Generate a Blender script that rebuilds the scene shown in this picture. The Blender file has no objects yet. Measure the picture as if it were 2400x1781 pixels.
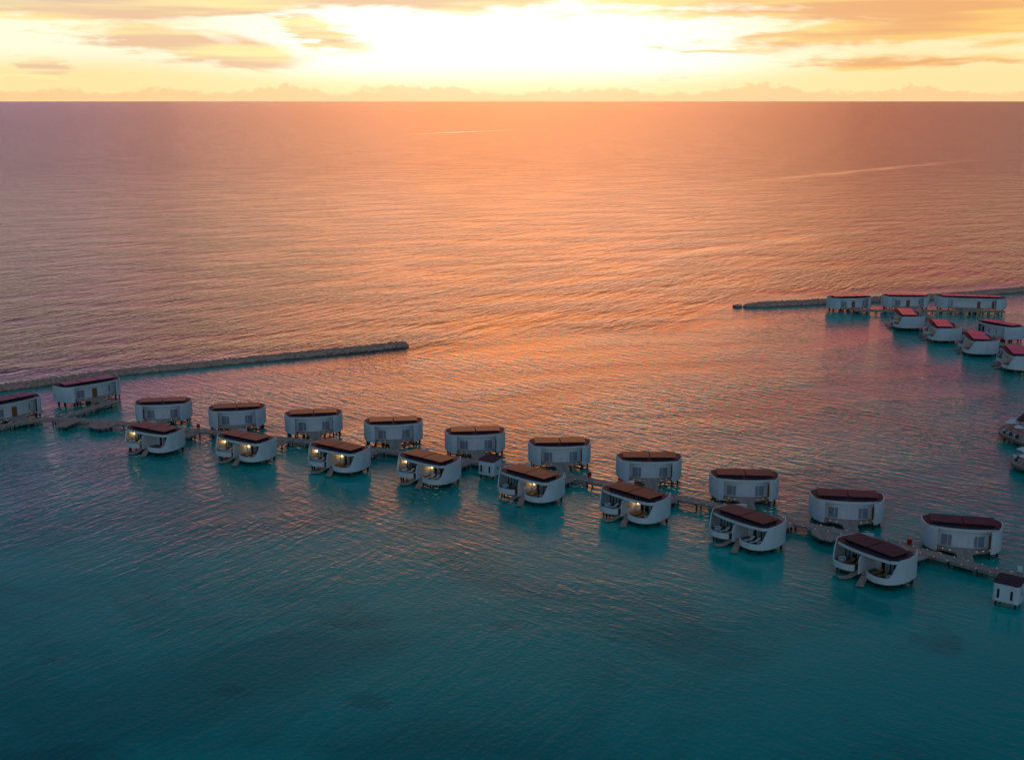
import bpy, math, random
from math import radians, sin, cos, pi, atan2, hypot
from mathutils import Vector

scene = bpy.context.scene
col = scene.collection
random.seed(7)

# ------------------------------------------------------------------ camera
cam_data = bpy.data.cameras.new('camera')
cam_data.sensor_width = 36.0
cam_data.lens = 43.5
cam_data.clip_start = 1.0
cam_data.clip_end = 300000.0
cam = bpy.data.objects.new('camera', cam_data)
col.objects.link(cam)
cam.location = (0, 0, 72)
cam.rotation_euler = (radians(90 - 12.72), 0, 0)
scene.camera = cam

# ------------------------------------------------------------------ exposure
vs = scene.view_settings
vs.view_transform = 'Standard'
vs.look = 'None'
vs.exposure = 1.0
vs.gamma = 1.0
vs.use_curve_mapping = False
scene.cycles.use_denoising = True
scene.cycles.use_adaptive_sampling = True
scene.cycles.adaptive_threshold = 0.02
scene.cycles.max_bounces = 4
scene.cycles.diffuse_bounces = 2
scene.cycles.glossy_bounces = 3
scene.cycles.transparent_max_bounces = 8
scene.cycles.caustics_reflective = False
scene.cycles.caustics_refractive = False
scene.cycles.sample_clamp_indirect = 6.0

# ------------------------------------------------------------------ node helper
class NT:
    def __init__(s, tree):
        s.t = tree
        s.n = tree.nodes
    def link(s, a, b):
        s.t.links.new(a, b)
    def put(s, sock, v):
        if hasattr(v, 'links') or isinstance(v, bpy.types.NodeSocket):
            s.link(v, sock)
        elif v is not None:
            sock.default_value = v
    def m(s, op, a, b=None, c=None, clamp=False):
        nd = s.n.new('ShaderNodeMath'); nd.operation = op; nd.use_clamp = clamp
        s.put(nd.inputs[0], a)
        if b is not None: s.put(nd.inputs[1], b)
        if c is not None: s.put(nd.inputs[2], c)
        return nd.outputs[0]
    def add(s, a, b): return s.m('ADD', a, b)
    def sub(s, a, b): return s.m('SUBTRACT', a, b)
    def mul(s, a, b): return s.m('MULTIPLY', a, b)
    def div(s, a, b): return s.m('DIVIDE', a, b)
    def step(s, x, lo, hi, a=0.0, b=1.0):
        nd = s.n.new('ShaderNodeMapRange'); nd.interpolation_type = 'SMOOTHSTEP'
        s.put(nd.inputs['Value'], x)
        for k, v in (('From Min', lo), ('From Max', hi), ('To Min', a), ('To Max', b)):
            s.put(nd.inputs[k], v)
        return nd.outputs[0]
    def xyz(s, x, y, z=0.0):
        nd = s.n.new('ShaderNodeCombineXYZ')
        s.put(nd.inputs[0], x); s.put(nd.inputs[1], y); s.put(nd.inputs[2], z)
        return nd.outputs[0]
    def noise(s, vec, scale=1.0, detail=2.0, rough=0.5, dist=0.0, dim='2D'):
        nd = s.n.new('ShaderNodeTexNoise'); nd.noise_dimensions = dim
        s.put(nd.inputs['Vector'], vec)
        nd.inputs['Scale'].default_value = scale
        nd.inputs['Detail'].default_value = detail
        nd.inputs['Roughness'].default_value = rough
        nd.inputs['Distortion'].default_value = dist
        return nd.outputs[0]
    def mix(s, f, a, b, mode='MIX'):
        nd = s.n.new('ShaderNodeMix'); nd.data_type = 'RGBA'; nd.blend_type = mode
        nd.clamp_factor = True
        s.put(nd.inputs[0], f)
        for sock, v in ((nd.inputs[6], a), (nd.inputs[7], b)):
            if isinstance(v, tuple) and len(v) == 3: v = (*v, 1)
            s.put(sock, v)
        return nd.outputs[2]
    def blob(s, x, y, x0, y0, sx, sy, amp=1.0, tilt=0.0):
        """soft elliptical bump centred at (x0, y0)"""
        dx = s.sub(x, x0); dy = s.sub(y, y0)
        if tilt:
            dy = s.sub(dy, s.mul(dx, tilt))
        r = s.add(s.m('POWER', s.m('ABSOLUTE', s.div(dx, sx)), 2.0),
                  s.m('POWER', s.m('ABSOLUTE', s.div(dy, sy)), 2.0))
        return s.mul(s.m('EXPONENT', s.mul(r, -1.0)), amp)

# ------------------------------------------------------------------ sky
SUN_EL = radians(2.0)
SUN_AZ = radians(0.0)          # straight ahead, +Y
world = bpy.data.worlds.new('World')
scene.world = world
world.use_nodes = True
world.cycles.sampling_method = 'MANUAL'
world.cycles.sample_map_resolution = 512
w = NT(world.node_tree)
bg = w.n['Background']
sky = w.n.new('ShaderNodeTexSky')
sky.sky_type = 'NISHITA'
sky.sun_disc = False
sky.sun_elevation = SUN_EL
sky.sun_rotation = SUN_AZ
sky.air_density = 1.0
sky.dust_density = 2.0
sky.ozone_density = 2.0
STR = 0.15
bg.inputs['Strength'].default_value = STR
tc = w.n.new('ShaderNodeTexCoord')
sep = w.n.new('ShaderNodeSeparateXYZ')
w.link(tc.outputs['Generated'], sep.inputs[0])
dx, dy, dz = sep.outputs
az = w.mul(w.m('ARCTAN2', dx, dy), 180 / pi)
el = w.mul(w.m('ARCSINE', dz), 180 / pi)
aaz = w.m('ABSOLUTE', az)
# dusk reddening of the western half, fading to clear blue overhead and behind
front = w.step(aaz, 25.0, 120.0, 1.0, 0.0)
lowf = w.step(el, 14.0, 32.0, 1.0, 0.0)
west = w.mix(w.step(el, 8.0, 15.5), (1.03, 0.45, 0.07), (0.68, 0.37, 0.30))
flank = w.mix(w.step(az, -10.0, 10.0), (0.70, 0.74, 16.0), (0.70, 0.31, 6.0))
flank_hi = w.mix(w.step(az, -10.0, 10.0), (0.58, 0.62, 1.40), (0.62, 0.40, 0.8))
flank = w.mix(w.step(el, 7.5, 13.5), flank, flank_hi)
west = w.mix(1.0, west, w.mix(w.step(aaz, 1.0, 25.0), (1, 1, 1), flank), 'MULTIPLY')
up = w.mix(w.step(aaz, 60.0, 140.0), (0.09, 0.38, 0.46), (1.40, 1.36, 1.48))
up = w.mix(w.step(el, 46.0, 85.0), up, (3.6, 2.5, 2.0))
tint = w.mix(w.mul(front, lowf), up, west)
base = w.mix(1.0, sky.outputs[0], tint, 'MULTIPLY')
# cloud belt along the western horizon
nA = w.noise(w.xyz(w.mul(az, 0.16), w.mul(el, 0.75)), 1.0, 3.0, 0.55, 0.5)
nB = w.noise(w.xyz(w.mul(az, 0.7), w.mul(el, 4.5)), 1.0, 3.0, 0.55)
nC = w.noise(w.xyz(w.mul(az, 1.4), w.mul(el, 2.2)), 1.0, 2.0, 0.6)
wx = w.add(az, w.mul(w.sub(nB, 0.5), 3.2))
wy = w.add(el, w.mul(w.sub(nA, 0.5), 1.5))
D = w.step(w.add(wy, w.step(az, -7.0, -14.0, 0.0, 0.55)), 3.7, 4.35)
for a in ((-15.0, 2.45, 4.2, 0.85, 1.15, -0.10), (-8.4, 2.75, 2.4, 0.50, 1.05, -0.33),
          (-11.5, 2.0, 2.8, 0.45, 0.7, -0.08), (19.5, 3.5, 8.0, 0.95, 1.15, 0.0),
          (8.0, 3.6, 7.0, 0.30, 0.65, 0.0), (14.5, 2.70, 6.5, 0.28, 0.8, 0.02),
          (17.0, 1.80, 5.0, 0.26, 0.95, 0.01), (9.0, 2.20, 3.2, 0.18, 0.65, 0.01),
          (21.5, 1.5, 3.5, 0.18, 0.6, 0.0), (-20.3, 1.15, 1.1, 0.5, 1.4, 0.0),
          (7.5, 1.0, 3.5, 0.22, 0.45, 0.0)):
    D = w.add(D, w.blob(wx, wy, *a))
dens = w.step(w.add(D, w.mul(w.sub(nB, 0.5), 0.7)), 0.22, 0.95)
# little cumulus standing on the horizon haze
nD = w.noise(w.xyz(w.mul(az, 0.22), 3.7), 1.0, 1.0, 0.5)
cum = w.step(w.sub(w.add(w.mul(nD, 1.0), w.mul(w.sub(nC, 0.5), w.mul(nD, 1.1))), el), -0.05, 0.14)
G = 0.5 / STR            # belt colours below are scene-referred, before exposure
def c3(r, g, b): return (r * G, g * G, b * G)
core = w.blob(az, el, -0.5, 2.0, 11.0, 2.6)
clear = w.mix(w.step(aaz, 6.0, 17.0), c3(1.55, 1.18, 1.02), w.mix(w.step(az, -14, 14), c3(1.12, 1.00, 0.74), c3(1.10, 0.88, 0.50)))
clear = w.mix(w.step(w.sub(el, w.step(aaz, 6.0, 18.0, 0.0, 0.6)), 0.4, 1.7, 1.0, 0.0), clear, w.mix(core, c3(1.05, 0.80, 0.38), c3(1.25, 1.05, 0.62)))
cl_side = w.mix(w.step(az, -5.0, 20.0), c3(0.98, 0.70, 0.40), c3(1.00, 0.55, 0.21))
cl_side = w.mix(w.mul(w.step(az, -15.0, -20.0), w.step(el, 3.6, 4.4)), cl_side, c3(0.74, 0.52, 0.46))
cloud = w.mix(w.blob(az, el, -0.5, 2.0, 9.0, 3.0, 0.75), cl_side, c3(1.12, 0.90, 0.52))
nE = w.noise(w.xyz(w.mul(az, 0.10), w.mul(el, 1.7), 0.0), 1.0, 2.0, 0.5)
cloud = w.mix(1.0, cloud, w.mix(w.step(nE, 0.34, 0.66), (0.90, 0.84, 0.92), (1.06, 1.24, 1.02)), 'MULTIPLY')
horizon = w.mix(core, c3(0.98, 0.60, 0.30), c3(1.08, 0.80, 0.42))
belt = w.mix(dens, clear, cloud)
belt = w.mix(w.mul(cum, 0.75), belt, horizon)
beltf = w.mul(w.step(el, 4.6, 6.6, 1.0, 0.0), w.step(aaz, 28.0, 75.0, 1.0, 0.0))
w.link(base, bg.inputs['Color'])
bg2 = w.n.new('ShaderNodeBackground'); bg2.inputs['Strength'].default_value = STR
w.link(belt, bg2.inputs['Color'])
skymix = w.n.new('ShaderNodeMixShader')
w.link(beltf, skymix.inputs[0]); w.link(bg.outputs[0], skymix.inputs[1]); w.link(bg2.outputs[0], skymix.inputs[2])
w.link(skymix.outputs[0], w.n['World Output'].inputs[0])

# low sun behind the cloud bank
sun_data = bpy.data.lights.new('sun', 'SUN')
sun_data.energy = 0.02
sun_data.angle = radians(30)
sun_data.color = (1.0, 0.55, 0.25)
sun = bpy.data.objects.new('sun', sun_data)
col.objects.link(sun)
sun.rotation_euler = (radians(90) - SUN_EL, 0, radians(180) - SUN_AZ)

# ------------------------------------------------------------------ materials
def principled(name, color, rough=0.6, spec=0.5, metal=0.0, var=0.0, vscale=2.0, bump=0.0, bscale=8.0, ior=None, streak=0.0, wet=0.0):
    m = bpy.data.materials.new(name); m.use_nodes = True
    t = NT(m.node_tree)
    b = t.n['Principled BSDF']
    b.inputs['Base Color'].default_value = (*color, 1)
    b.inputs['Roughness'].default_value = rough
    b.inputs['Specular IOR Level'].default_value = spec
    b.inputs['Metallic'].default_value = metal
    if ior: b.inputs['IOR'].default_value = ior
    g = t.n.new('ShaderNodeNewGeometry')
    if var:
        n = t.noise(g.outputs['Position'], vscale, 4.0, 0.6, dim='3D')
        f = t.step(n, 0.3, 0.7, 1 - var, 1 + var)
        t.link(t.mix(1.0, (*color, 1), t.xyz(f, f, f), 'MULTIPLY'), b.inputs['Base Color'])
    if streak:
        q = t.n.new('ShaderNodeSeparateXYZ'); t.link(g.outputs['Position'], q.inputs[0])
        st = t.noise(t.xyz(t.mul(q.outputs[0], 2.2), t.mul(q.outputs[1], 2.2), t.mul(q.outputs[2], 0.18)), 1.0, 3.0, 0.6, dim='3D')
        low = t.step(q.outputs[2], 0.7, 1.9, 1.0, 0.25)
        f = t.sub(1.0, t.mul(t.mul(t.step(st, 0.48, 0.75), low), streak))
        src = b.inputs['Base Color'].links[0].from_socket if b.inputs['Base Color'].links else (*color, 1)
        t.link(t.mix(1.0, src, t.xyz(f, t.m('POWER', f, 1.15), t.m('POWER', f, 1.3)), 'MULTIPLY'), b.inputs['Base Color'])
    if wet:
        q = t.n.new('ShaderNodeSeparateXYZ'); t.link(g.outputs['Position'], q.inputs[0])
        wn_ = t.noise(g.outputs['Position'], 0.7, 2.0, 0.5, dim='3D')
        f = t.step(t.add(q.outputs[2], t.mul(t.sub(wn_, 0.5), 0.5)), wet * 0.4, wet, 0.35, 1.0)
        src = b.inputs['Base Color'].links[0].from_socket if b.inputs['Base Color'].links else (*color, 1)
        t.link(t.mix(1.0, src, t.xyz(f, f, f), 'MULTIPLY'), b.inputs['Base Color'])
    if bump:
        n = t.noise(g.outputs['Position'], bscale, 3.0, 0.6, dim='3D')
        bp = t.n.new('ShaderNodeBump'); bp.inputs['Distance'].default_value = bump
        t.link(n, bp.inputs['Height']); t.link(bp.outputs[0], b.inputs['Normal'])
    return m

def emission(name, color, strength):
    m = bpy.data.materials.new(name); m.use_nodes = True
    t = NT(m.node_tree)
    t.n.remove(t.n['Principled BSDF'])
    e = t.n.new('ShaderNodeEmission')
    e.inputs[0].default_value = (*color, 1); e.inputs[1].default_value = strength
    t.link(e.outputs[0], t.n['Material Output'].inputs[0])
    m.cycles.emission_sampling = 'NONE'
    return m

def deck_material(name, color):
    m = principled(name, color, 0.7)
    t = NT(m.node_tree); b = t.n['Principled BSDF']
    c = t.n.new('ShaderNodeTexCoord')
    s_ = t.n.new('ShaderNodeSeparateXYZ'); t.link(c.outputs['Object'], s_.inputs[0])
    k = t.m('FLOOR', t.div(s_.outputs[0], 0.145))
    wn = t.n.new('ShaderNodeTexWhiteNoise'); wn.noise_dimensions = '1D'; t.link(k, wn.inputs['W'])
    n = t.noise(c.outputs['Object'], 0.8, 4.0, 0.6, dim='3D')
    f = t.add(t.mul(wn.outputs[0], 0.45), t.mul(n, 0.9))
    f = t.add(0.45, t.mul(f, 0.8))
    t.link(t.mix(1.0, (*color, 1), t.xyz(f, f, f), 'MULTIPLY'), b.inputs['Base Color'])
    return m

def glass_material():
    m = bpy.data.materials.new('window_glass'); m.use_nodes = True
    t = NT(m.node_tree)
    t.n.remove(t.n['Principled BSDF'])
    tr = t.n.new('ShaderNodeBsdfTransparent'); tr.inputs[0].default_value = (0.80, 0.86, 0.86, 1)
    gl = t.n.new('ShaderNodeBsdfGlossy'); gl.inputs['Roughness'].default_value = 0.02
    lw = t.n.new('ShaderNodeLayerWeight'); lw.inputs[0].default_value = 0.5
    mx = t.n.new('ShaderNodeMixShader')
    t.link(t.add(t.mul(t.m('POWER', lw.outputs['Facing'], 4.0), 0.75), 0.05), mx.inputs[0]); t.link(tr.outputs[0], mx.inputs[1]); t.link(gl.outputs[0], mx.inputs[2])
    t.link(mx.outputs[0], t.n['Material Output'].inputs[0])
    return m

M = {}
M['white'] = principled('white_render', (0.70, 0.71, 0.73), 0.55, var=0.05, vscale=0.5, bump=0.004, bscale=5, streak=0.30)
M['roof'] = principled('roof_membrane', (0.085, 0.042, 0.055), 0.55, spec=0.08, var=0.18, vscale=0.9, bump=0.006, bscale=6)
M['panel'] = principled('solar_panel', (0.045, 0.019, 0.034), 0.06, spec=0.08, var=0.25, vscale=0.5)
M['dark'] = principled('dark_metal', (0.018, 0.014, 0.017), 0.5)
M['deck'] = deck_material('weathered_deck', (0.42, 0.31, 0.25))
M['deck_brown'] = deck_material('brown_deck', (0.22, 0.125, 0.085))
M['concrete'] = principled('concrete', (0.38, 0.30, 0.25), 0.8, var=0.15, vscale=0.8)
M['pile'] = principled('pile', (0.035, 0.030, 0.027), 0.75, var=0.3, vscale=1.2)
M['door'] = principled('timber_door', (0.30, 0.10, 0.025), 0.45, var=0.25, vscale=3)
M['glass'] = glass_material()
M['win'] = principled('window_blind_glass', (0.27, 0.28, 0.33), 0.12, var=0.06)
M['slot'] = principled('slot_glass', (0.015, 0.012, 0.016), 0.1)
M['curtain'] = principled('curtain', (0.78, 0.79, 0.80), 0.8, var=0.1, vscale=4)
M['interior'] = principled('dark_interior', (0.05, 0.05, 0.055), 0.8)
M['tub'] = principled('white_acrylic', (0.82, 0.83, 0.86), 0.2)
M['tubwater'] = principled('tub_water', (0.25, 0.36, 0.44), 0.05)
M['cushion'] = principled('white_cushion', (0.78, 0.77, 0.75), 0.8)
M['wood'] = principled('tan_wood', (0.34, 0.20, 0.095), 0.6, var=0.15, vscale=5)
M['red'] = principled('red_paint', (0.42, 0.012, 0.014), 0.4)
M['rock'] = principled('breakwater_rock', (0.60, 0.35, 0.25), 0.85, var=0.3, vscale=1.3, bump=0.05, bscale=4, wet=0.4)
M['rockcore'] = principled('breakwater_core', (0.56, 0.32, 0.23), 0.9, var=0.3, vscale=0.9, bump=0.1, bscale=2, wet=0.4)
M['lamp_warm'] = emission('lit_lamp_warm', (1.0, 0.56, 0.16), 6.0)
M['lamp_cool'] = emission('lit_lamp_cool', (0.55, 0.85, 1.0), 7.0)
M['edge_light'] = emission('edge_light_glow', (1.0, 0.74, 0.48), 0.2)
M['thatch'] = principled('thatch', (0.075, 0.048, 0.042), 0.9, var=0.3, vscale=3, bump=0.05, bscale=10)
M['canvas'] = principled('white_canvas', (0.76, 0.77, 0.82), 0.8)
M['navy'] = principled('dark_cushion', (0.025, 0.028, 0.05), 0.8)

# ------------------------------------------------------------------ mesh builder
class MB:
    def __init__(s):
        s.v = []; s.f = []
    def poly(s, pts):
        i = len(s.v); s.v += [tuple(p) for p in pts]; s.f.append(list(range(i, i + len(pts))))
    def box(s, x0, x1, y0, y1, z0, z1):
        s.prism([(x0, y0), (x1, y0), (x1, y1), (x0, y1)], z0, z1)
        return s
    def prism(s, pts, z0, z1, top=True):
        n = len(pts); i = len(s.v)
        if sum(pts[k][0] * pts[(k + 1) % n][1] - pts[(k + 1) % n][0] * pts[k][1] for k in range(n)) < 0:
            pts = pts[::-1]
        s.v += [(x, y, z0) for x, y in pts] + [(x, y, z1) for x, y in pts]
        s.f.append([i + n - 1 - k for k in range(n)])
        s.f.append([i + n + k for k in range(n)])
        for k in range(n):
            a, b = i + k, i + (k + 1) % n
            s.f.append([a, b, b + n, a + n])
        return s
    def tube(s, p, q, r0, r1=None, n=8, cap=True):
        r1 = r0 if r1 is None else r1
        p = Vector(p); q = Vector(q); d = (q - p).normalized()
        a = d.orthogonal().normalized(); b = d.cross(a)
        i = len(s.v)
        for c_, r in ((p, r0), (q, r1)):
            for k in range(n):
                t = 2 * pi * k / n
                s.v.append(tuple(c_ + a * cos(t) * r + b * sin(t) * r))
        for k in range(n):
            s.f.append([i + k, i + (k + 1) % n, i + n + (k + 1) % n, i + n + k])
        if cap:
            s.f.append([i + n - 1 - k for k in range(n)]); s.f.append([i + n + k for k in range(n)])
        return s
    def lathe(s, prof, n=20, c=(0, 0), squash=1.0):
        i = len(s.v); m = len(prof)
        for r, z in prof:
            for k in range(n):
                t = 2 * pi * k / n
                s.v.append((c[0] + r * cos(t), c[1] + r * sin(t) * squash, z))
        for j in range(m - 1):
            for k in range(n):
                a = i + j * n + k; b = i + j * n + (k + 1) % n
                s.f.append([a, b, b + n, a + n])
        s.f.append([i + n - 1 - k for k in range(n)])
        s.f.append([i + (m - 1) * n + k for k in range(n)])
        return s
    def wall(s, path, bot, top, th):
        """a wall that follows a plan path; th > 0 thickens to the left of travel"""
        n = len(path); i = len(s.v)
        nor = []
        for k in range(n):
            a = path[max(k - 1, 0)]; b = path[min(k + 1, n - 1)]
            d = Vector((b[0] - a[0], b[1] - a[1])).normalized()
            nor.append((-d.y, d.x))
        for k in range(n):
            x, y = path[k]; nx, ny = nor[k]
            zb = bot[k] if isinstance(bot, (list, tuple)) else bot
            zt = top[k] if isinstance(top, (list, tuple)) else top
            s.v += [(x, y, zb), (x, y, zt), (x + nx * th, y + ny * th, zt), (x + nx * th, y + ny * th, zb)]
        for k in range(n - 1):
            a = i + 4 * k; b = a + 4
            for j in range(4):
                s.f.append([a + j, b + j, b + (j + 1) % 4, a + (j + 1) % 4])
        s.f.append([i, i + 1, i + 2, i + 3]); e = i + 4 * (n - 1)
        s.f.append([e + 3, e + 2, e + 1, e])
        return s
    def mesh(s, name, mat, smooth=0):
        me = bpy.data.meshes.new(name)
        me.from_pydata(s.v, [], s.f)
        me.materials.append(mat)
        import bmesh
        bm = bmesh.new(); bm.from_mesh(me)
        if name != 'sea': bmesh.ops.recalc_face_normals(bm, faces=bm.faces[:])
        bm.to_mesh(me); bm.free()
        if smooth:
            for p in me.polygons: p.use_smooth = True
            me.set_sharp_from_angle(angle=radians(smooth))
        me.update()
        return me
    def build(s, name, mat, parent=None, loc=(0, 0, 0), rz=0, smooth=0):
        return link(name, s.mesh(name, mat, smooth), parent, loc, rz)

def link(name, me, parent=None, loc=(0, 0, 0), rz=0):
    o = bpy.data.objects.new(name, me); col.objects.link(o)
    o.location = loc; o.rotation_euler = (0, 0, rz)
    if parent: o.parent = parent
    return o

def tag(o, label=None, cat=None, group=None, kind=None):
    if label: o['label'] = label
    if cat: o['category'] = cat
    if group: o['group'] = group
    if kind: o['kind'] = kind
    return o

def empty(name, loc, rz=0):
    o = bpy.data.objects.new(name, None); col.objects.link(o)
    o.location = loc; o.rotation_euler = (0, 0, rz); o.empty_display_size = 0.5
    return o

def spline(pts, per=6):
    out = []; n = len(pts)
    for k in range(n - 1):
        p0 = pts[max(k - 1, 0)]; p1 = pts[k]; p2 = pts[k + 1]; p3 = pts[min(k + 2, n - 1)]
        for j in range(per):
            t = j / per
            out.append(tuple(0.5 * (2 * b + (c - a) * t + (2 * a - 5 * b + 4 * c - d) * t * t + (3 * b - a - 3 * c + d) * t ** 3)
                             for a, b, c, d in zip(p0, p1, p2, p3)))
    out.append(tuple(pts[-1]))
    return out

# ------------------------------------------------------------------ sea
def water_material():
    m = bpy.data.materials.new('sea_water'); m.use_nodes = True
    t = NT(m.node_tree); t.n.remove(t.n['Principled BSDF'])
    g = t.n.new('ShaderNodeNewGeometry'); P = g.outputs['Position']
    s_ = t.n.new('ShaderNodeSeparateXYZ'); t.link(P, s_.inputs[0])
    X, Y = s_.outputs[0], s_.outputs[1]
    def rot(deg, su, sv, ox=0.0):
        c, n = cos(radians(deg)), sin(radians(deg))
        u = t.add(t.mul(X, c), t.mul(Y, n)); v = t.sub(t.mul(Y, c), t.mul(X, n))
        return t.xyz(t.add(t.div(u, su), ox), t.div(v, sv))
    # open sea beyond the breakwater line
    big = t.noise(t.xyz(X, Y), 1 / 70.0, 0.0, 0.5)
    shore = t.add(t.sub(Y, t.add(383.0, t.mul(X, 0.52))), t.mul(t.sub(big, 0.5), 60.0))
    sea = t.step(shore, -15.0, 25.0)
    far = t.step(Y, 380.0, 1500.0)
    # two wave trains: one running in from the sea, one bent into the lagoon
    corner = t.step(t.sub(t.mul(X, -1.0), t.mul(t.sub(Y, 150.0), 0.75)), -45.0, 25.0)
    mA = t.m('MAXIMUM', sea, corner)
    A1 = t.noise(rot(60, 7.0, 1.8), 1.0, 2.0, 0.5, 0.4)
    A2 = t.noise(rot(54, 2.0, 0.65, 3.1), 1.0, 1.0, 0.5)
    B1 = t.noise(rot(-40, 6.0, 1.65, 7.7), 1.0, 2.0, 0.5, 0.4)
    B2 = t.noise(rot(-30, 1.9, 0.6, 1.3), 1.0, 1.0, 0.5)
    S1 = t.noise(rot(57, 26.0, 6.5), 1.0, 2.0, 0.55)
    chop = t.noise(t.xyz(X, Y), 1 / 0.7, 0.0, 0.6)
    hA = t.add(t.mul(A1, 0.17), t.mul(A2, 0.06))
    hB = t.add(t.mul(B1, 0.145), t.mul(B2, 0.052))
    h = t.add(t.mul(hA, t.add(0.25, t.mul(mA, 0.75))), t.mul(hB, t.sub(1.0, t.mul(mA, 0.8))))
    calm = t.noise(rot(20, 55.0, 22.0, 5.0), 1.0, 1.0, 0.5)
    lee = t.m('MAXIMUM', sea, t.step(Y, 270.0, 350.0, 1.0, 0.68))
    amp = t.mul(t.mul(t.step(calm, 0.30, 0.68, 0.55, 1.25), lee), t.add(t.step(Y, 150.0, 255.0, 0.36, 1.4), t.mul(sea, 1.0)))
    h = t.add(t.mul(h, amp), t.add(t.mul(t.mul(S1, sea), 0.55), t.mul(chop, 0.016)))
    # long smooth slicks out at sea
    sl_n = t.mul(t.sub(big, 0.5), 25.0)
    def slick(deg, u0, v0, su, sv):
        c, n = cos(radians(deg)), sin(radians(deg))
        u = t.add(t.mul(X, c), t.mul(Y, n)); v = t.add(t.sub(t.mul(Y, c), t.mul(X, n)), sl_n)
        return t.blob(u, v, u0, v0, su, sv)
    smooth = t.m('MAXIMUM', slick(60.7, 2517.0, 1541.0, 150.0, 16.0), t.mul(slick(50.2, 1262.0, 560.0, 190.0, 11.0), 0.6))
    smooth = t.m('MAXIMUM', smooth, t.mul(slick(48.0, 560.0, 330.0, 110.0, 7.0), 0.6))
    h = t.mul(h, t.sub(1.0, t.mul(smooth, 0.55)))
    bp = t.n.new('ShaderNodeBump'); bp.inputs['Strength'].default_value = 1.0; bp.inputs['Distance'].default_value = 1.0
    t.link(h, bp.inputs['Height'])
    # body of the water over sand, deep water outside, coral heads
    n2 = t.noise(t.xyz(X, Y), 1 / 34.0, 4.0, 0.55, 0.5)
    n3 = t.noise(t.xyz(X, Y), 1 / 7.0, 4.0, 0.6)
    sand = t.mix(t.step(t.add(n2, t.blob(X, Y, 58.0, 138.0, 34.0, 26.0, 0.25)), 0.34, 0.66), (0.000, 0.300, 0.260), (0.000, 0.440, 0.365))
    sand = t.mix(t.step(Y, 110.0, 190.0), t.mix(1.0, sand, (1, 0.72, 0.78), 'MULTIPLY'), sand)
    reef = 0.0
    for (x, y, r) in ((-22.8, 162.1, 2.6), (-35.9, 142.6, 2.4), (-1.8, 162.1, 2.2), (55.5, 157, 4.5), (-54, 125.0, 9.0), (-42, 121.5, 5), (-18, 140, 2.2), (-60.5, 151, 3)):
        reef = t.m('MAXIMUM', reef, t.blob(X, Y, x, y, r * 1.5, r))
    reef = t.mul(t.step(t.add(reef, t.mul(t.sub(n3, 0.5), 2.6)), 0.35, 0.95), t.step(reef, 0.03, 0.3))
    body = t.mix(t.mul(reef, 0.3), sand, (0.004, 0.045, 0.060))
    body = t.mix(sea, body, (0.006, 0.030, 0.050))
    pb = t.n.new('ShaderNodeBsdfPrincipled')
    pb.inputs['IOR'].default_value = 1.333
    t.link(body, pb.inputs['Base Color'])
    t.link(t.mul(t.add(t.add(0.13, t.mul(sea, 0.045)), t.mul(far, 0.055)), t.sub(1.0, t.mul(smooth, 0.5))), pb.inputs['Roughness'])
    t.link(bp.outputs[0], pb.inputs['Normal'])
    t.link(pb.outputs[0], t.n['Material Output'].inputs[0])
    return m

R_ = 90000.0
sea_m = MB()
rings = [0, 60, 200, 600, 2000, 8000, 30000, R_]
sea_m.v.append((0, 0, 0)); NS = 64
for r in rings[1:]:
    for k in range(NS):
        a = 2 * pi * k / NS; sea_m.v.append((r * cos(a), r * sin(a) , 0))
for k in range(NS): sea_m.f.append([0, 1 + k, 1 + (k + 1) % NS])
for j in range(len(rings) - 2):
    for k in range(NS):
        a = 1 + j * NS + k; b = 1 + j * NS + (k + 1) % NS
        sea_m.f.append([a + NS, b + NS, b, a])
tag(sea_m.build('sea', water_material()), kind='structure')

# ------------------------------------------------------------------ breakwaters
def rock_mesh(seed):
    rnd = random.Random(seed)
    b = MB()
    g = (1 + 5 ** .5) / 2
    vs_ = [(-1, g, 0), (1, g, 0), (-1, -g, 0), (1, -g, 0), (0, -1, g), (0, 1, g), (0, -1, -g), (0, 1, -g), (g, 0, -1), (g, 0, 1), (-g, 0, -1), (-g, 0, 1)]
    fs = [(0, 11, 5), (0, 5, 1), (0, 1, 7), (0, 7, 10), (0, 10, 11), (1, 5, 9), (5, 11, 4), (11, 10, 2), (10, 7, 6), (7, 1, 8), (3, 9, 4), (3, 4, 2), (3, 2, 6), (3, 6, 8), (3, 8, 9), (4, 9, 5), (2, 4, 11), (6, 2, 10), (8, 6, 7), (9, 8, 1)]
    sx, sy, sz = rnd.uniform(.8, 1.25), rnd.uniform(.7, 1.1), rnd.uniform(.55, .8)
    for v in vs_:
        k = rnd.uniform(.72, 1.12) / 1.9
        b.v.append((v[0] * k * sx, v[1] * k * sy, v[2] * k * sz))
    b.f = [list(f) for f in fs]
    return b
ROCKS = [rock_mesh(i) for i in range(8)]
ROCK_ME = [r.mesh('rock', M['rock']) for r in ROCKS]

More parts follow.
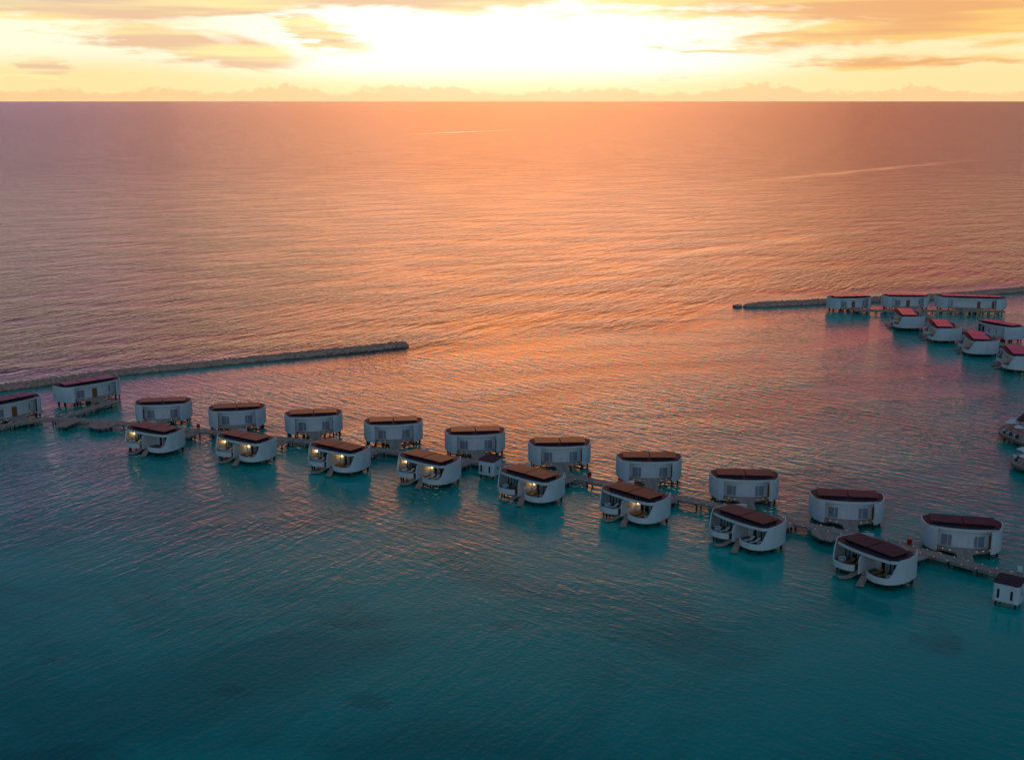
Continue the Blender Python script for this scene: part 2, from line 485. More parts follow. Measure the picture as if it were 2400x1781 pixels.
def breakwater(path, label, hw, hz, seed, nparts, density):
    rnd = random.Random(seed)
    pts = spline(path, 14)
    root = empty('breakwater', (pts[0][0], pts[0][1], 0))
    ox, oy = pts[0]
    # mound core
    n = len(pts); b = MB(); prof = [(-1.12, -.8), (-.85, .15), (-.5, .8), (-.2, .98), (.2, 1.0), (.5, .82), (.85, .15), (1.12, -.8)]
    m_ = len(prof)
    frame = []
    for k in range(n):
        a = pts[max(k - 1, 0)]; c = pts[min(k + 1, n - 1)]
        d = Vector((c[0] - a[0], c[1] - a[1])).normalized()
        endf = min(1.0, (min(k, n - 1 - k) + .35) / 9.0)
        frame.append((pts[k], d, endf ** .5))
    for (p, d, e) in frame:
        for (q, z) in prof:
            j = rnd.uniform(-.1, .1)
            b.v.append((p[0] - ox - d.y * (q * hw * e + j), p[1] - oy + d.x * (q * hw * e + j), z * hz * (.5 + .5 * e) - .05 + rnd.uniform(-.08, .08) - (.12 if z > 0 else 0)))
    for k in range(n - 1):
        for j in range(m_ - 1):
            a = k * m_ + j; b.f.append([a, a + 1, a + m_ + 1, a + m_])
    b.f.append(list(range(m_))); b.f.append(list(range((n - 1) * m_, n * m_)))
    b.build('core', M['rockcore'], root)
    # armour stones
    L = sum(hypot(pts[k + 1][0] - pts[k][0], pts[k + 1][1] - pts[k][1]) for k in range(n - 1))
    rocks = []
    for _ in range(int(L * density)):
        f = rnd.random() * (n - 1.001); k = int(f); t_ = f - k
        (p, d, e), (p2, d2, e2) = frame[k], frame[k + 1]
        q = rnd.uniform(-1, 1); aq = abs(q)
        z = hz * (1.0 if aq < .3 else 1.0 - (aq - .3) / .62) * (.5 + .5 * e) + rnd.uniform(-.12, .04) - .2
        x = p[0] + (p2[0] - p[0]) * t_ - d.y * q * hw * e; y = p[1] + (p2[1] - p[1]) * t_ + d.x * q * hw * e
        s_ = rnd.uniform(.24, .50) * (1.15 if aq > .45 else .9)
        rocks.append((x - ox, y - oy, z, s_, rnd.uniform(0, 2 * pi), rnd.uniform(-.4, .4), rnd.uniform(-.4, .4), rnd.randrange(8)))
    near = sorted(rocks, key=lambda r: -r[3] / hypot(r[0] + ox, r[1] + oy))
    from mathutils import Euler
    for r in near[:nparts]:
        o = link('rock', ROCK_ME[r[7]], root, (r[0], r[1], r[2]))
        o.rotation_euler = (r[5], r[6], r[4]); o.scale = (r[3] * 1.25,) * 3
    rest = MB()
    for r in near[nparts:]:
        R3 = Euler((r[5], r[6], r[4])).to_matrix(); i = len(rest.v); src = ROCKS[r[7]]
        for v in src.v:
            q = R3 @ (Vector(v) * r[3] * 1.25)
            rest.v.append((q.x + r[0], q.y + r[1], q.z + r[2]))
        rest.f += [[i + j for j in f] for f in src.f]
    if rest.v: tag(rest.build('rubble', M['rock'], root), kind='stuff')
    tag(root, label, 'breakwater')

breakwater([(-150, 294), (-130, 307.5), (-118.6, 316), (-106, 325.2), (-83, 337.5), (-61.3, 349.2), (-48, 356.2), (-35, 363.5), (-31.8, 365.2)],
           'long low rock breakwater behind the left villas, ending in open water', 2.9, 1.5, 3, 300, 9.0)
breakwater([(83.0, 437.0), (97.4, 441.0), (115.3, 446), (131.5, 450.2), (154.5, 456.2), (198, 475.6), (225, 490)],
           'low rock breakwater behind the far right villas, reaching the right edge', 3.4, 1.7, 5, 200, 8.0)
b = MB()
for (v) in ROCKS[3].v: b.v.append((v[0] * 2.3, v[1] * 2.0, v[2] * 1.5))
b.f = [list(f) for f in ROCKS[3].f]
tag(b.build('boulder', M['rock'], loc=(80.6, 437.6, 0.2)), 'lone dark boulder off the tip of the right breakwater', 'boulder')

# ------------------------------------------------------------------ villas
ZB, ZF, ZR = 1.05, 1.3, 4.7     # wall foot, floor, roof
def smoothstep(t): t = max(0, min(1, t)); return t * t * (3 - 2 * t)

_cache = {}
def villa_meshes(L, DY, npan, entrance, stem, opened=False):
    """all meshes of one villa type in local coordinates: -y balconies, +y entrance.
    L scales the length, DY the depth."""
    key = (L, DY, npan, entrance, stem, opened)
    if key in _cache: return _cache[key]
    out = []          # (name, mesh, sub-part list)
    def S(p): return (p[0] * L, p[1] * DY)
    ctrl = [(4.2, 5.3), (5.05, 4.55), (5.75, 3.3), (6.2, 1.7), (6.35, 0.2), (6.2, -1.2), (5.6, -2.35), (4.7, -3.05), (3.7, -3.3), (2.6, -3.2), (1.7, -2.85), (1.1, -2.35)]
    wing = [S(p) for p in spline(ctrl, 6)]
    ds = [0]
    for k in range(len(wing) - 1):
        ds.append(ds[-1] + hypot(wing[k + 1][0] - wing[k][0], wing[k + 1][1] - wing[k][1]))
    i0 = 28; i1 = 37
    tops = []
    for k in range(len(wing)):
        f = (ds[k] - ds[i0]) / (ds[i1] - ds[i0])
        tops.append(4.80 - 2.78 * smoothstep(f))
    for sgn in (1, -1):
        path = [(x * sgn, y) for x, y in wing]
        out.append(('curved_wall', MB().wall(path, ZB, tops, -0.2 * sgn).mesh('curved_wall', M['white'], 40), []))
    inner = []
    for k in range(len(wing)):
        a = wing[max(k - 1, 0)]; c = wing[min(k + 1, len(wing) - 1)]
        d = Vector((c[0] - a[0], c[1] - a[1])).normalized()
        inner.append((wing[k][0] + d.y * 0.21, wing[k][1] - d.x * 0.21))
    yg = 0.9 * DY                  # glass line
    def ent(x): return (3.75 - 1.15 * (x / 5.0) ** 2)
    # floor slab, with the notch for the stairs
    rim = [p for p in inner if p[1] < 3.6 * DY]
    half = [(1.0 * L, -1.6 * DY)] + rim[::-1] + [(4.9 * L, ent(4.9) * DY)]
    slab = half + [(x * L, ent(x) * DY) for x in (3, 1.5, 0)] + [(-x, y) for x, y in half[::-1]]
    sl = MB().prism(slab, ZB + .02, ZF)
    out.append(('floor_slab', sl.mesh('floor_slab', M['pile']), []))
    for sgn in (1, -1):
        dk = [(0.2 * L, yg), (0.2 * L, -1.55 * DY), (1.0 * L, -1.6 * DY)] + [p for p in inner[::-1] if p[1] < yg] + [(6.1 * L, yg)]
        out.append(('balcony_deck', MB().prism([(x * sgn, y) for x, y in dk], ZF - .02, ZF + .012).mesh('balcony_deck', M['deck_brown']), []))
    # roof body, cover, panels
    fr = [(x * L, (-2.35 + 0.85 * (abs(x) / 6.0) ** 2.6) * DY) for x in (0, 1, 2, 3, 4, 4.8, 5.3)]
    sidep = [p for p in inner if -1.1 * DY < p[1] < 3.55 * DY][::-1]
    back = [(x * L, (4.15 - 0.95 * (x / 5.0) ** 2) * DY) for x in (4.8, 4, 3, 2, 1, 0)]
    h_ = fr + sidep + back
    rp = h_ + [(-x, y) for x, y in h_[-2:0:-1]]
    out.append(('fascia', MB().prism(rp, ZR - .56, ZR - .03).mesh('fascia', M['white'], 30), []))
    cx = [(x * 1.0, y * 1.0) for x, y in rp]
    cov = MB().prism([(x * 1.003, y + (0.05 if y > 2 else -0.05 if y < -1 else 0)) for x, y in cx], ZR - .028, ZR + .04)
    out.append(('roof', cov.mesh('roof', M['roof'], 30), []))
    x0, x1 = -5.1 * L, 5.1 * L
    wpan = (x1 - x0 - 0.22 * (npan - 1)) / npan
    y0p, y1p = -1.25 * DY, 2.85 * DY
    for k in range(npan):
        a = x0 + k * (wpan + .22)
        st = MB().box(a + .35, a + wpan - .35, y0p + .5, y1p - .4, ZR + .041, ZR + .40).mesh('panel_stand', M['dark'])
        pm = MB()
        pm.box(a, a + wpan, y0p, y1p, ZR + .405, ZR + .49)
        out.append(('roof_panel', pm.mesh('roof_panel', M['panel']), [('panel_stand', st)]))
    # glazing behind the balconies
    for sgn in (1, -1):
        def bx(x0, x1, y0, y1, z0, z1):
            a, b_ = sorted((x0 * sgn * L, x1 * sgn * L)); return MB().box(a, b_, y0, y1, z0, z1)
        zc = ZR - .57
        out.append(('lamp_wall', bx(.12, 1.25, yg, yg + .18, ZF + .014, zc).mesh('lamp_wall', M['white']), []))
        out.append(('balcony_door', bx(1.27, 2.05, yg + .06, yg + .12, ZF + .014, zc).mesh('balcony_door', M['slot']), []))
        out.append(('post', bx(2.05, 2.17, yg - .03, yg + .15, ZF + .014, zc).mesh('post', M['white']), []))
        e0, e1, npn = 2.2, 5.95, 5
        pw = (e1 - e0) / npn
        for k in range(npn):
            a = e0 + k * pw
            gp = bx(a + .05, a + pw - .03, yg + .05, yg + .07, ZF + .014, zc).mesh('glass_pane', M['glass'])
            out.append(('glass_pane', gp, []))
            out.append(('mullion', bx(a + pw - .035, a + pw + .045, yg - .01, yg + .11, ZF + .014, zc).mesh('mullion', M['dark']), []))
        # pleated curtain behind the glass
        for (ca, cb) in {0: ((2.2, 4.4), (4.5, 5.9)), 1: ((2.2, 3.0), (4.9, 5.9)), 2: ((2.2, 3.7), (4.4, 5.9)), 3: ((2.9, 5.9),)}[int(opened)]:
            cp = [(x_ * sgn * L, yg + .16 + .04 * sin(i * 1.9)) for i, x_ in enumerate([ca + (cb - ca) * j / 26 for j in range(27)])]
            out.append(('curtain', MB().wall(cp, ZF + .014, zc, .02).mesh('curtain', M['curtain'], 60), []))
        # tub
        tb = MB().lathe([(.50, ZF + .013), (.62, ZF + .25), (.66, ZF + .62), (.62, ZF + .64), (.58, ZF + .60), (.5, ZF + .46)], 24, (4.75 * L * sgn, -1.15 * DY))
        tw = MB().lathe([(.52, ZF + .47), (.53, ZF + .50)], 24, (4.75 * L * sgn, -1.15 * DY)).mesh('bath_water', M['tubwater'])
        out.append(('bathtub', tb.mesh('bathtub', M['tub'], 50), [('bath_water', tw)]))
        # stair to the water
        sb = MB()
        c0 = Vector((.62 * L, -1.55 * DY)); c1 = Vector((1.35 * L, -3.5 * DY)); c2 = Vector((2.15 * L, -4.75 * DY))
        dd = (c1 - c0).normalized(); nn = Vector((-dd.y, dd.x))
        ns = 9
        rise = (ZF - .35) / ns
        for k in range(ns):
            a = c0 + (c1 - c0) * (k / ns); e = c0 + (c1 - c0) * ((k + 1) / ns + .02)
            z = ZF - rise * (k + .35)
            sb.prism([tuple((v + nn * o_) * 1) for v, o_ in ((a, -.5), (e, -.5), (e, .5), (a, .5))], z - .09, z)
        d2 = (c2 - c1).normalized(); n2 = Vector((-d2.y, d2.x))
        sb.prism([tuple(v + n2 * o_) for v, o_ in ((c1, -.55), (c2, -.6), (c2, .6), (c1, .55))], .22, .34)
        rails = []
        for o_ in (-.53, .53):
            r_ = MB()
            p = c0 + nn * o_; q = c1 + nn * o_
            r_.prism([tuple(v + nn * w_) for v, w_ in ((c0 + nn * o_, -.03), (c1 + nn * o_, -.03), (c1 + nn * o_, .03), (c0 + nn * o_, .03))], 0, 0.14)
            # slope the stringer down the flight
            for i, v in enumerate(r_.v):
                tt = (Vector((v[0], v[1])) - c0).dot(dd) / (c1 - c0).length
                r_.v[i] = (v[0], v[1], v[2] + ZF - .12 - (ZF - .35) * tt)
            rails.append(r_)
        if sgn < 0:
            for b_ in [sb] + rails: b_.v = [(-x, y, z) for x, y, z in b_.v]
        out.append(('water_stair', sb.mesh('water_stair', M['deck']), [('stringer', r_.mesh('stringer', M['concrete'])) for r_ in rails]))
    # dividing fin with its rounded brow
    fin = []
    yf = -2.75 * DY
    fin += [(yg, ZF - .2), (yf, ZB)] + [(yf, ZB + 2.2)]
    rr = 1.05
    for k in range(7):
        a = pi / 2 * k / 6
        fin.append((yf + rr - rr * cos(a), ZR - .58 - rr + rr * sin(a)))
    fin.append((yg, ZR - .58))
    fb = MB(); n = len(fin)
    fb.v = [(-.1, y, z) for y, z in fin] + [(.1, y, z) for y, z in fin]
    fb.f = [list(range(n)), list(range(2 * n - 1, n - 1, -1))] + [[k, (k + 1) % n, n + (k + 1) % n, n + k] for k in range(n)]
    out.append(('divider_wall', fb.mesh('divider_wall', M['white']), []))
    # entrance wall
    xs = [-5 + 10 * k / 24 for k in range(25)]
    ew = [(x * L, (ent(x) - .02) * DY) for x in xs]
    out.append(('entrance_wall', MB().wall(ew, ZF + .002, ZR - .562, -.18).mesh('entrance_wall', M['white'], 40), []))
    def on_wall(xa, xb, z0, z1, proud, th, mat, nm, seg=4):
        pth = [((xa + (xb - xa) * k / seg) * L, ent(xa + (xb - xa) * k / seg) * DY + proud) for k in range(seg + 1)]
        return MB().wall(pth, z0, z1, th).mesh(nm, mat)
    def window(xa, xb, z0, z1, split=None):
        fr_ = on_wall(xa - .06 / L, xb + .06 / L, z0 - .06, z1 + .06, .0, .03, M['white'], 'window')
        subs = []
        if split is None:
            subs.append(('window_pane', on_wall(xa, xb, z0, z1, .031, .015, M['win'], 'window_pane')))
        else:
            subs.append(('window_pane', on_wall(xa, split - .04 / L, z0, z1, .031, .015, M['win'], 'window_pane')))
            subs.append(('window_pane', on_wall(split + .04 / L, xb, z0, z1, .031, .015, M['win'], 'window_pane')))
            subs.append(('mullion', on_wall(split - .035 / L, split + .035 / L, z0, z1, .031, .03, M['white'], 'mullion', 1)))
        out.append(('window', fr_, subs))
    if entrance == 'pair':
        window(-3.3, -1.75, 1.5, 3.35, -2.3)
        window(1.75, 3.3, 1.5, 3.35, 2.3)
        for xa, xb in ((-4.75, -4.05), (4.05, 4.75)):
            out.append(('door', on_wall(xa, xb, ZF + .02, 3.5, .0, .06, M['door'], 'door', 2), []))
    elif entrance == 'single':
        window(1.75, 3.1, 1.55, 3.4, 2.45)
        window(-3.6, -3.25, 1.9, 3.45)
        out.append(('door', on_wall(-.75, .25, ZF + .02, 3.55, .0, .07, M['door'], 'door', 2), [('door_frame', on_wall(-.83, .33, ZF + .01, 3.63, -.002, .04, M['white'], 'door_frame', 2))]))
    elif entrance == 'long':
        window(3.3, 3.5, 1.7, 3.4)
        window(-4.55, -4.25, 1.7, 3.4)
        for xa, xb in ((-1.55, -.95), (-3.95, -3.6)):
            out.append(('door', on_wall(xa, xb, ZF + .02, 3.5, .0, .07, M['door'], 'door', 2), []))
    elif entrance == 'slots':
        window(-.9, -.65, 1.7, 3.4); window(1.4, 1.75, 1.7, 3.4)
        out.append(('door', on_wall(3.4, 4.1, ZF + .02, 3.6, .0, .07, M['slot'], 'door', 2), []))
    # entrance terrace and bridge
    tr = [(5.0, 3.2), (5.0, 3.75), (3.6, 4.45), (2.5, 4.95), (1.75, 5.5), (1.25, 6.1)]
    half = [(x * L, y * DY) for x, y in tr] + [(1.15, stem)]
    pts = half + [(-x, y) for x, y in half[::-1]] + [(x * L, ent(x) * DY - .3) for x in (-4, -2, 0, 2, 4)]
    br = MB().prism(pts, ZF - .34, ZF - .012).mesh('entrance_bridge', M['deck'])
    lights = []
    for x, y in ((4.2, 4.02), (3.1, 4.6), (2.05, 5.15)):
        for sgn in (1, -1):
            lights.append(('edge_light', MB().box(x * L * sgn - .09, x * L * sgn + .09, y * DY - .05, y * DY + .05, ZF - .01, ZF + .07).mesh('edge_light', M['edge_light'])))
    out.append(('entrance_bridge', br, lights))
    # piles
    for x, y in ((5.4, 3.2), (5.7, .6), (5.1, -1.7), (3.6, -2.6), (2.2, 2.4), (2.4, -.6), (4.1, 4.6), (1.3, -2.2)):
        for sgn in (1, -1):
            X_, Y_ = x * L * sgn, y * DY
            out.append(('pile', MB().tube((X_, Y_, -2.5), (X_, Y_, ZB + .1), .17, n=8).mesh('pile', M['pile'], 60), []))
    for k in range(2):
        yy = 6.6 * DY + (stem - 6.6 * DY) * (k + .3) / 2
        for sgn in (1, -1):
            out.append(('pile', MB().tube((sgn * .9, yy, -2.5), (sgn * .9, yy, ZF - .3), .15, n=8).mesh('pile', M['pile'], 60), []))
    _cache[key] = out
    return out

def wall_lamp(parent, x, y, cool=False):
    """lit sconce fixed to a villa wall, with its own light"""
    m = M['lamp_cool'] if cool else M['lamp_warm']
    o = MB().lathe([(.06, 2.75), (.085, 2.8), (.085, 3.12), (.06, 3.17)], 12, (x, y - .12)).build('wall_lamp', m, parent, smooth=40)
    ld = bpy.data.lights.new('lamp_light', 'POINT')
    ld.energy = 1.0 if cool else 1.3
    ld.color = (.5, .85, 1.0) if cool else (1.0, .52, .13)
    ld.shadow_soft_size = .1
    lo = bpy.data.objects.new('lamp_light', ld); col.objects.link(lo)
    lo.parent = parent; lo.location = (x, y - .45, 2.9)
    return o

def villa(x, y, deg, label, group, L=1.0, DY=1.0, npan=2, entrance='pair', stem=10.2, lamps=(), opened=False, name='water_villa'):
    root = empty(name, (x, y, 0), radians(deg))
    for nm, me, subs in villa_meshes(L, DY, npan, entrance, stem, opened):
        o = link(nm, me, root)
        for sn, sm in subs: link(sn, sm, o)
    for k in lamps:
        if k == 'L': wall_lamp(root, -5.75 * L, .55 * DY)
        if k == 'R': wall_lamp(root, .72 * L, .9 * DY)
        if k == 'l': wall_lamp(root, -.72 * L, .9 * DY)
        if k == 'C': wall_lamp(root, 3.9 * L, .9 * DY, True)
    tag(root, label, 'villa', group)
    return root

ORD = ['first', 'second', 'third', 'fourth', 'fifth', 'sixth', 'seventh', 'eighth', 'ninth', 'tenth']
FRONT = [(-75.7, 251.0, -31.5, 'LlC'), (-55.1, 244.4, -33.5, 'LlR'), (-35.0, 237.2, -35.5, 'LR'), (-16.6, 229.4, -39.3, 'LR'),
         (3.0, 219.0, -43.6, 'R'), (21.1, 207.7, -47.0, 'R'), (38.5, 194.9, -52.1, ''), (55.5, 180.4, -57.2, '')]
for i, (x, y, d, lm) in enumerate(FRONT):
    lab = 'white curved villa with twin balconies, %s from left in front row' % ORD[i]
    if lm: lab += ', lamps lit'
    villa(x, y, d, lab, 'balcony villas in front of the boardwalk', stem=12.2, lamps=lm, opened=(1, 0, 2, 1, 0, 3, 0, 2)[i])
BACK = [(-80.2, 276.7, 189.5), (-62.1, 271.1, 191.5), (-44.0, 265.8, 190.5), (-25.7, 259.1, 187.7), (-7.8, 250.8, 185.9),
        (9.6, 242.0, 183.0), (26.6, 231.4, 178.5), (43.0, 219.8, 175.2), (58.7, 207.3, 171.5), (73.9, 193.3, 166.2)]
for i, (x, y, d) in enumerate(BACK):
    villa(x, y, d, 'white rounded villa behind boardwalk with two windows, %s from left in back row' % ORD[i],
          'villas behind the boardwalk', stem=10.4)
# larger villas with three panels at the head of the boardwalk
villa(-104.9, 296.9, 224.0, 'long white villa with three roof panels and brown door, below left breakwater', 'long villas at the left', L=1.28, npan=3, entrance='single', stem=10.8)
villa(-117.4, 277.6, 232.0, 'long white villa with brown door, cut off by the left edge of the photo', 'long villas at the left', L=1.28, npan=3, entrance='single', stem=10.4)
# far right group
villa(118.6, 431.8, 188.0, 'white villa with orange door at left end of far right pier', 'long villas on the far right pier', L=1.22, npan=3, entrance='single', stem=9.6)
villa(139.4, 434.5, 174.5, 'white villa with three panels in middle of far right pier', 'long villas on the far right pier', L=1.28, npan=3, entrance='single', stem=11)
villa(161.5, 431.5, 168.0, 'longest white villa with five roof panels on far right pier', 'long villas on the far right pier', L=1.9, npan=5, entrance='long', stem=10.4)
RIGHT = [(127.4, 397.2, -99.4), (131.7, 376.2, -99.8), (135.3, 355.8, -100.6), (138.4, 334.4, -101.6)]
for i, (x, y, d) in enumerate(RIGHT):
    villa(x, y, d, 'white villa with reddish roof panels, %s of right hand row counted from far end' % ORD[i],
          'villas in the right hand row', L=1.28, DY=1.12, lamps='R', stem=13.0)
villa(151.7, 377.3, 122.0, 'white villa with slot windows behind the right hand row of villas', 'villas behind the right hand row', L=1.15, entrance='slots', stem=9.5)
villa(158.6, 352.0, 108.0, 'white villa cut off by right edge, behind the right hand row', 'villas behind the right hand row', L=1.15, entrance='slots', stem=9.5)

# ------------------------------------------------------------------ sun loungers
def lounger_meshes(wood):
    fm = M['wood'] if wood else M['cushion']
    cm = M['wood'] if wood else M['cushion']
    fr = MB().box(-.33, .33, -1.0, .95, .24, .30)
    seat = MB().box(-.30, .30, -.98, .30, .302, .40)
    bk = MB(); n = 1
    prof = [(.28, .31), (.95, .78), (.90, .86), (.24, .40)]
    bk.v = [(-.30, y, z) for y, z in prof] + [(.30, y, z) for y, z in prof]
    bk.f = [[0, 1, 2, 3], [7, 6, 5, 4]] + [[k, (k + 1) % 4, 4 + (k + 1) % 4, 4 + k] for k in range(4)]
    legs = [MB().box(x - .03, x + .03, y - .03, y + .03, 0, .24).mesh('leg', M['dark']) for x in (-.28, .28) for y in (-.85, .8)]
    return [('frame', fr.mesh('frame', M['dark'])), ('cushion', seat.mesh('cushion', cm)), ('backrest', bk.mesh('backrest', cm))] + [('leg', l) for l in legs]
LM = {True: lounger_meshes(True), False: lounger_meshes(False)}
def lounger(loc, rz, wood, label, group):
    r = empty('sun_lounger', loc, rz)
    for nm, me in LM[wood]: link(nm, me, r)
    tag(r, label, 'lounger', group)
WOOD = [(0, None), (0, 1), (0, 1), (0, 0), (1, 1), (0, 1), (0, 0), (1, 1)]
for i, (x, y, d, lm) in enumerate(FRONT):
    a = radians(d)
    for side, sgn in ((0, -1), (1, 1)):
        wd = WOOD[i][side]
        if wd is None: continue
        for k, lx in enumerate((3.35, 2.15)):
            px_, py_ = lx * sgn, -1.0
            rz = a + radians(-12)
            X_, Y_ = x + px_ * cos(a) - py_ * sin(a), y + px_ * sin(a) + py_ * cos(a)
            lounger((X_, Y_, ZF + .014), rz, bool(wd),
                    '%s sun lounger %s tub, %s balcony of %s front villa from left' % ('tan' if wd else 'white', 'beside' if k == 0 else 'away from', ('left', 'right')[side], ORD[i]),
                    'sun loungers on the balconies')

# ------------------------------------------------------------------ boardwalks
def boardwalk(path, label, width=2.5, pile_step=4.6, light_step=2.3, name='boardwalk', zoff=0.0, skip_first=0):
    pts = spline(path, 8)
    root = empty(name, (pts[0][0], pts[0][1], 0)); ox, oy = pts[0]
    pts = [(x - ox, y - oy) for x, y in pts]
    n = len(pts); hw = width / 2
    L_ = []; R2 = []; acc = [0]
    for k in range(n):
        a = pts[max(k - 1, 0)]; c = pts[min(k + 1, n - 1)]
        d = Vector((c[0] - a[0], c[1] - a[1])).normalized()
        L_.append((pts[k][0] - d.y * hw, pts[k][1] + d.x * hw)); R2.append((pts[k][0] + d.y * hw, pts[k][1] - d.x * hw))
        if k: acc.append(acc[-1] + hypot(pts[k][0] - pts[k - 1][0], pts[k][1] - pts[k - 1][1]))
    zt = ZF + zoff
    dk = MB()
    for k in range(n - 1):
        i = len(dk.v)
        dk.v += [(*L_[k], zt), (*R2[k], zt), (*R2[k + 1], zt), (*L_[k + 1], zt), (*L_[k], zt - .12), (*R2[k], zt - .12), (*R2[k + 1], zt - .12), (*L_[k + 1], zt - .12)]
        dk.f += [[i, i + 1, i + 2, i + 3], [i + 7, i + 6, i + 5, i + 4]]
        if k == 0: dk.f.append([i, i + 4, i + 5, i + 1])
        if k == n - 2: dk.f.append([i + 3, i + 2, i + 6, i + 7])
        dk.f += [[i, i + 3, i + 7, i + 4], [i + 1, i + 5, i + 6, i + 2]]
    dk.build('deck', M['deck'], root)
    for side in (L_, R2):
        sgn = 1 if side is L_ else -1
        MB().wall(side, zt - .38, zt + .05, -.12 * sgn).build('edge_beam', M['concrete'], root)
    def at_(s_):
        for k in range(n - 1):
            if acc[k + 1] >= s_:
                t_ = (s_ - acc[k]) / (acc[k + 1] - acc[k])
                p = (pts[k][0] + (pts[k + 1][0] - pts[k][0]) * t_, pts[k][1] + (pts[k + 1][1] - pts[k][1]) * t_)
                return p, Vector((pts[k + 1][0] - pts[k][0], pts[k + 1][1] - pts[k][1])).normalized()
        return pts[-1], Vector((1, 0))
    pm = MB().tube((0, 0, -2.5), (0, 0, zt - .3), .16, n=8).mesh('pile', M['pile'], 60)
    cm = MB().box(-hw, hw, -.18, .18, zt - .42, zt - .125).mesh('cross_beam', M['pile'])
    lm = MB().box(-.07, .07, -.04, .04, zt + .052, zt + .11).mesh('edge_light', M['edge_light'])
    s_ = 1.0
    while s_ < acc[-1]:
        p, d = at_(s_)
        for o_ in (-.75, .75):
            link('pile', pm, root, (p[0] - d.y * o_ * hw, p[1] + d.x * o_ * hw, 0))
        link('cross_beam', cm, root, (p[0], p[1], 0), atan2(d.y, d.x) + pi / 2)
        s_ += pile_step
    s_ = .8
    while light_step and s_ < acc[-1]:
        p, d = at_(s_)
        for o_ in (-1, 1):
            r = hw - .06
            link('edge_light', lm, root, (p[0] - d.y * o_ * r, p[1] + d.x * o_ * r, 0), atan2(d.y, d.x))
        s_ += light_step
    tag(root, label, 'boardwalk')
    return root

MAIN = [(-137, 240), (-125, 254.5), (-114, 266.5), (-109.3, 271), (-104.5, 273.2), (-99.1, 272.6), (-94.0, 271.2), (-85.8, 268.6), (-70, 263.2), (-57, 258.8), (-43, 253.9),
        (-29.4, 248.2), (-23.4, 246.0), (-10.3, 240.2), (-1, 236.2), (10.3, 229.6), (18.1, 224.2), (29.1, 216.6), (37.5, 210.8), (47, 203.4), (55.3, 197.2), (64.2, 189.9), (70.9, 183.2), (77.7, 176.6), (88, 166.5)]
boardwalk(MAIN, 'long curved timber boardwalk on piles between the two rows of villas')
boardwalk([(-103.4, 275.0), (-100.8, 279.2), (-98.6, 284.5), (-95.5, 290.5)], 'short boardwalk branch leading to long villa with three panels', zoff=.006, light_step=2.6)
boardwalk([(118.5, 422.6), (130, 422.4), (143, 422.4), (158, 421.4), (169.5, 420.8)], 'straight far boardwalk along the long villas at the right', width=2.4, pile_step=3.2, light_step=3.4)
boardwalk([(139.5, 421.0), (139.6, 414), (140.2, 403), (142.6, 385), (145.2, 366), (147.3, 345), (148.6, 325)], 'boardwalk running behind the right hand row of villas', zoff=-.008, light_step=3.4)

# landing platforms along the main boardwalk
def platform(pts, label, piles):
    cx_ = sum(p[0] for p in pts) / len(pts); cy_ = sum(p[1] for p in pts) / len(pts)
    r = empty('landing_platform', (cx_, cy_, 0))
    lp = [(x - cx_, y - cy_) for x, y in pts]
    MB().prism(lp, ZF - .3, ZF - .016).build('platform_deck', M['deck'], r)
    for x, y in piles:
        MB().tube((x - cx_, y - cy_, -2.5), (x - cx_, y - cy_, ZF - .25), .2, n=8).build('pile', M['pile'], r, smooth=60)
    tag(r, label, 'platform')
platform([(-101.6, 271.8), (-97.8, 271.8), (-98.9, 268.6), (-99.2, 266.6), (-101.8, 267.0)], 'small square landing by the boardwalk fork at left', [(-101.3, 267.6), (-99.6, 267.4), (-101.3, 270.5), (-99.2, 270.5)])
platform([(-95.2, 270.6), (-88.0, 268.6), (-89.4, 266.4), (-91.0, 265.0), (-92.4, 265.2), (-94.6, 267.0)], 'wider landing platform left of first front row villa', [(-94, 267.4), (-91.6, 265.6), (-89.6, 267), (-92.4, 268.4)])
platform([(49.6, 200.6), (56.4, 195.8), (54.3, 194.6), (52.6, 193.2), (51.2, 194.2), (50.2, 196.6), (50.6, 198.0)], 'angular landing platform between seventh and eighth front row villas', [(51.4, 195.0), (52.8, 194.2), (54.2, 195.6)])

# ------------------------------------------------------------------ service huts
def hut(x, y, deg, label, stepz=0):
    r = empty('service_hut', (x, y, 0), radians(deg))
    hx, hy = 1.9, 1.55
    out = []
    for cx_, cy_, a0 in ((hx - .5, hy - .5, 0), (-hx + .5, hy - .5, 90), (-hx + .5, -hy + .5, 180), (hx - .5, -hy + .5, 270)):
        for k in range(5):
            a = radians(a0 + 90 * k / 4); out.append((cx_ + .5 * cos(a), cy_ + .5 * sin(a)))
    b = MB().prism(out, .85, 3.7)
    n = len(out)
    b.v = [(vx, vy, vz + (.25 * vy / hy + .1 if vz > 3 else 0)) for vx, vy, vz in b.v]
    b.build('wall', M['white'], r, smooth=40)
    c = MB().prism([(px_ * 1.02, py_ * 1.02) for px_, py_ in out], 3.702, 3.78)
    c.v = [(vx, vy, vz + (.25 * vy / hy + .1)) for vx, vy, vz in c.v]
    c.build('roof', M['roof'], r)
    for wx_ in (-1.05, .85):
        w_ = MB().box(wx_ - .17, wx_ + .17, -hy - .02, -hy + .05, 1.35, 2.75).build('window', M['slot'], r)
    MB().box(hx - .02, hx + .03, -.3, -.1, 1.9, 2.6).build('vent', M['dark'], r)
    for px_ in (-1.4, 1.4):
        for py_ in (-1.1, 1.1):
            MB().tube((px_, py_, -2.5), (px_, py_, .9), .16, n=8).build('pile', M['pile'], r, smooth=60)
    tag(r, label, 'hut', 'service huts beside the boardwalk')
hut(-4.3, 232.4, -32, 'small white service hut with two slot windows, between fourth and fifth front villas')
hut(72.6, 169.6, -38, 'small white service hut with maroon roof at the lower right edge')

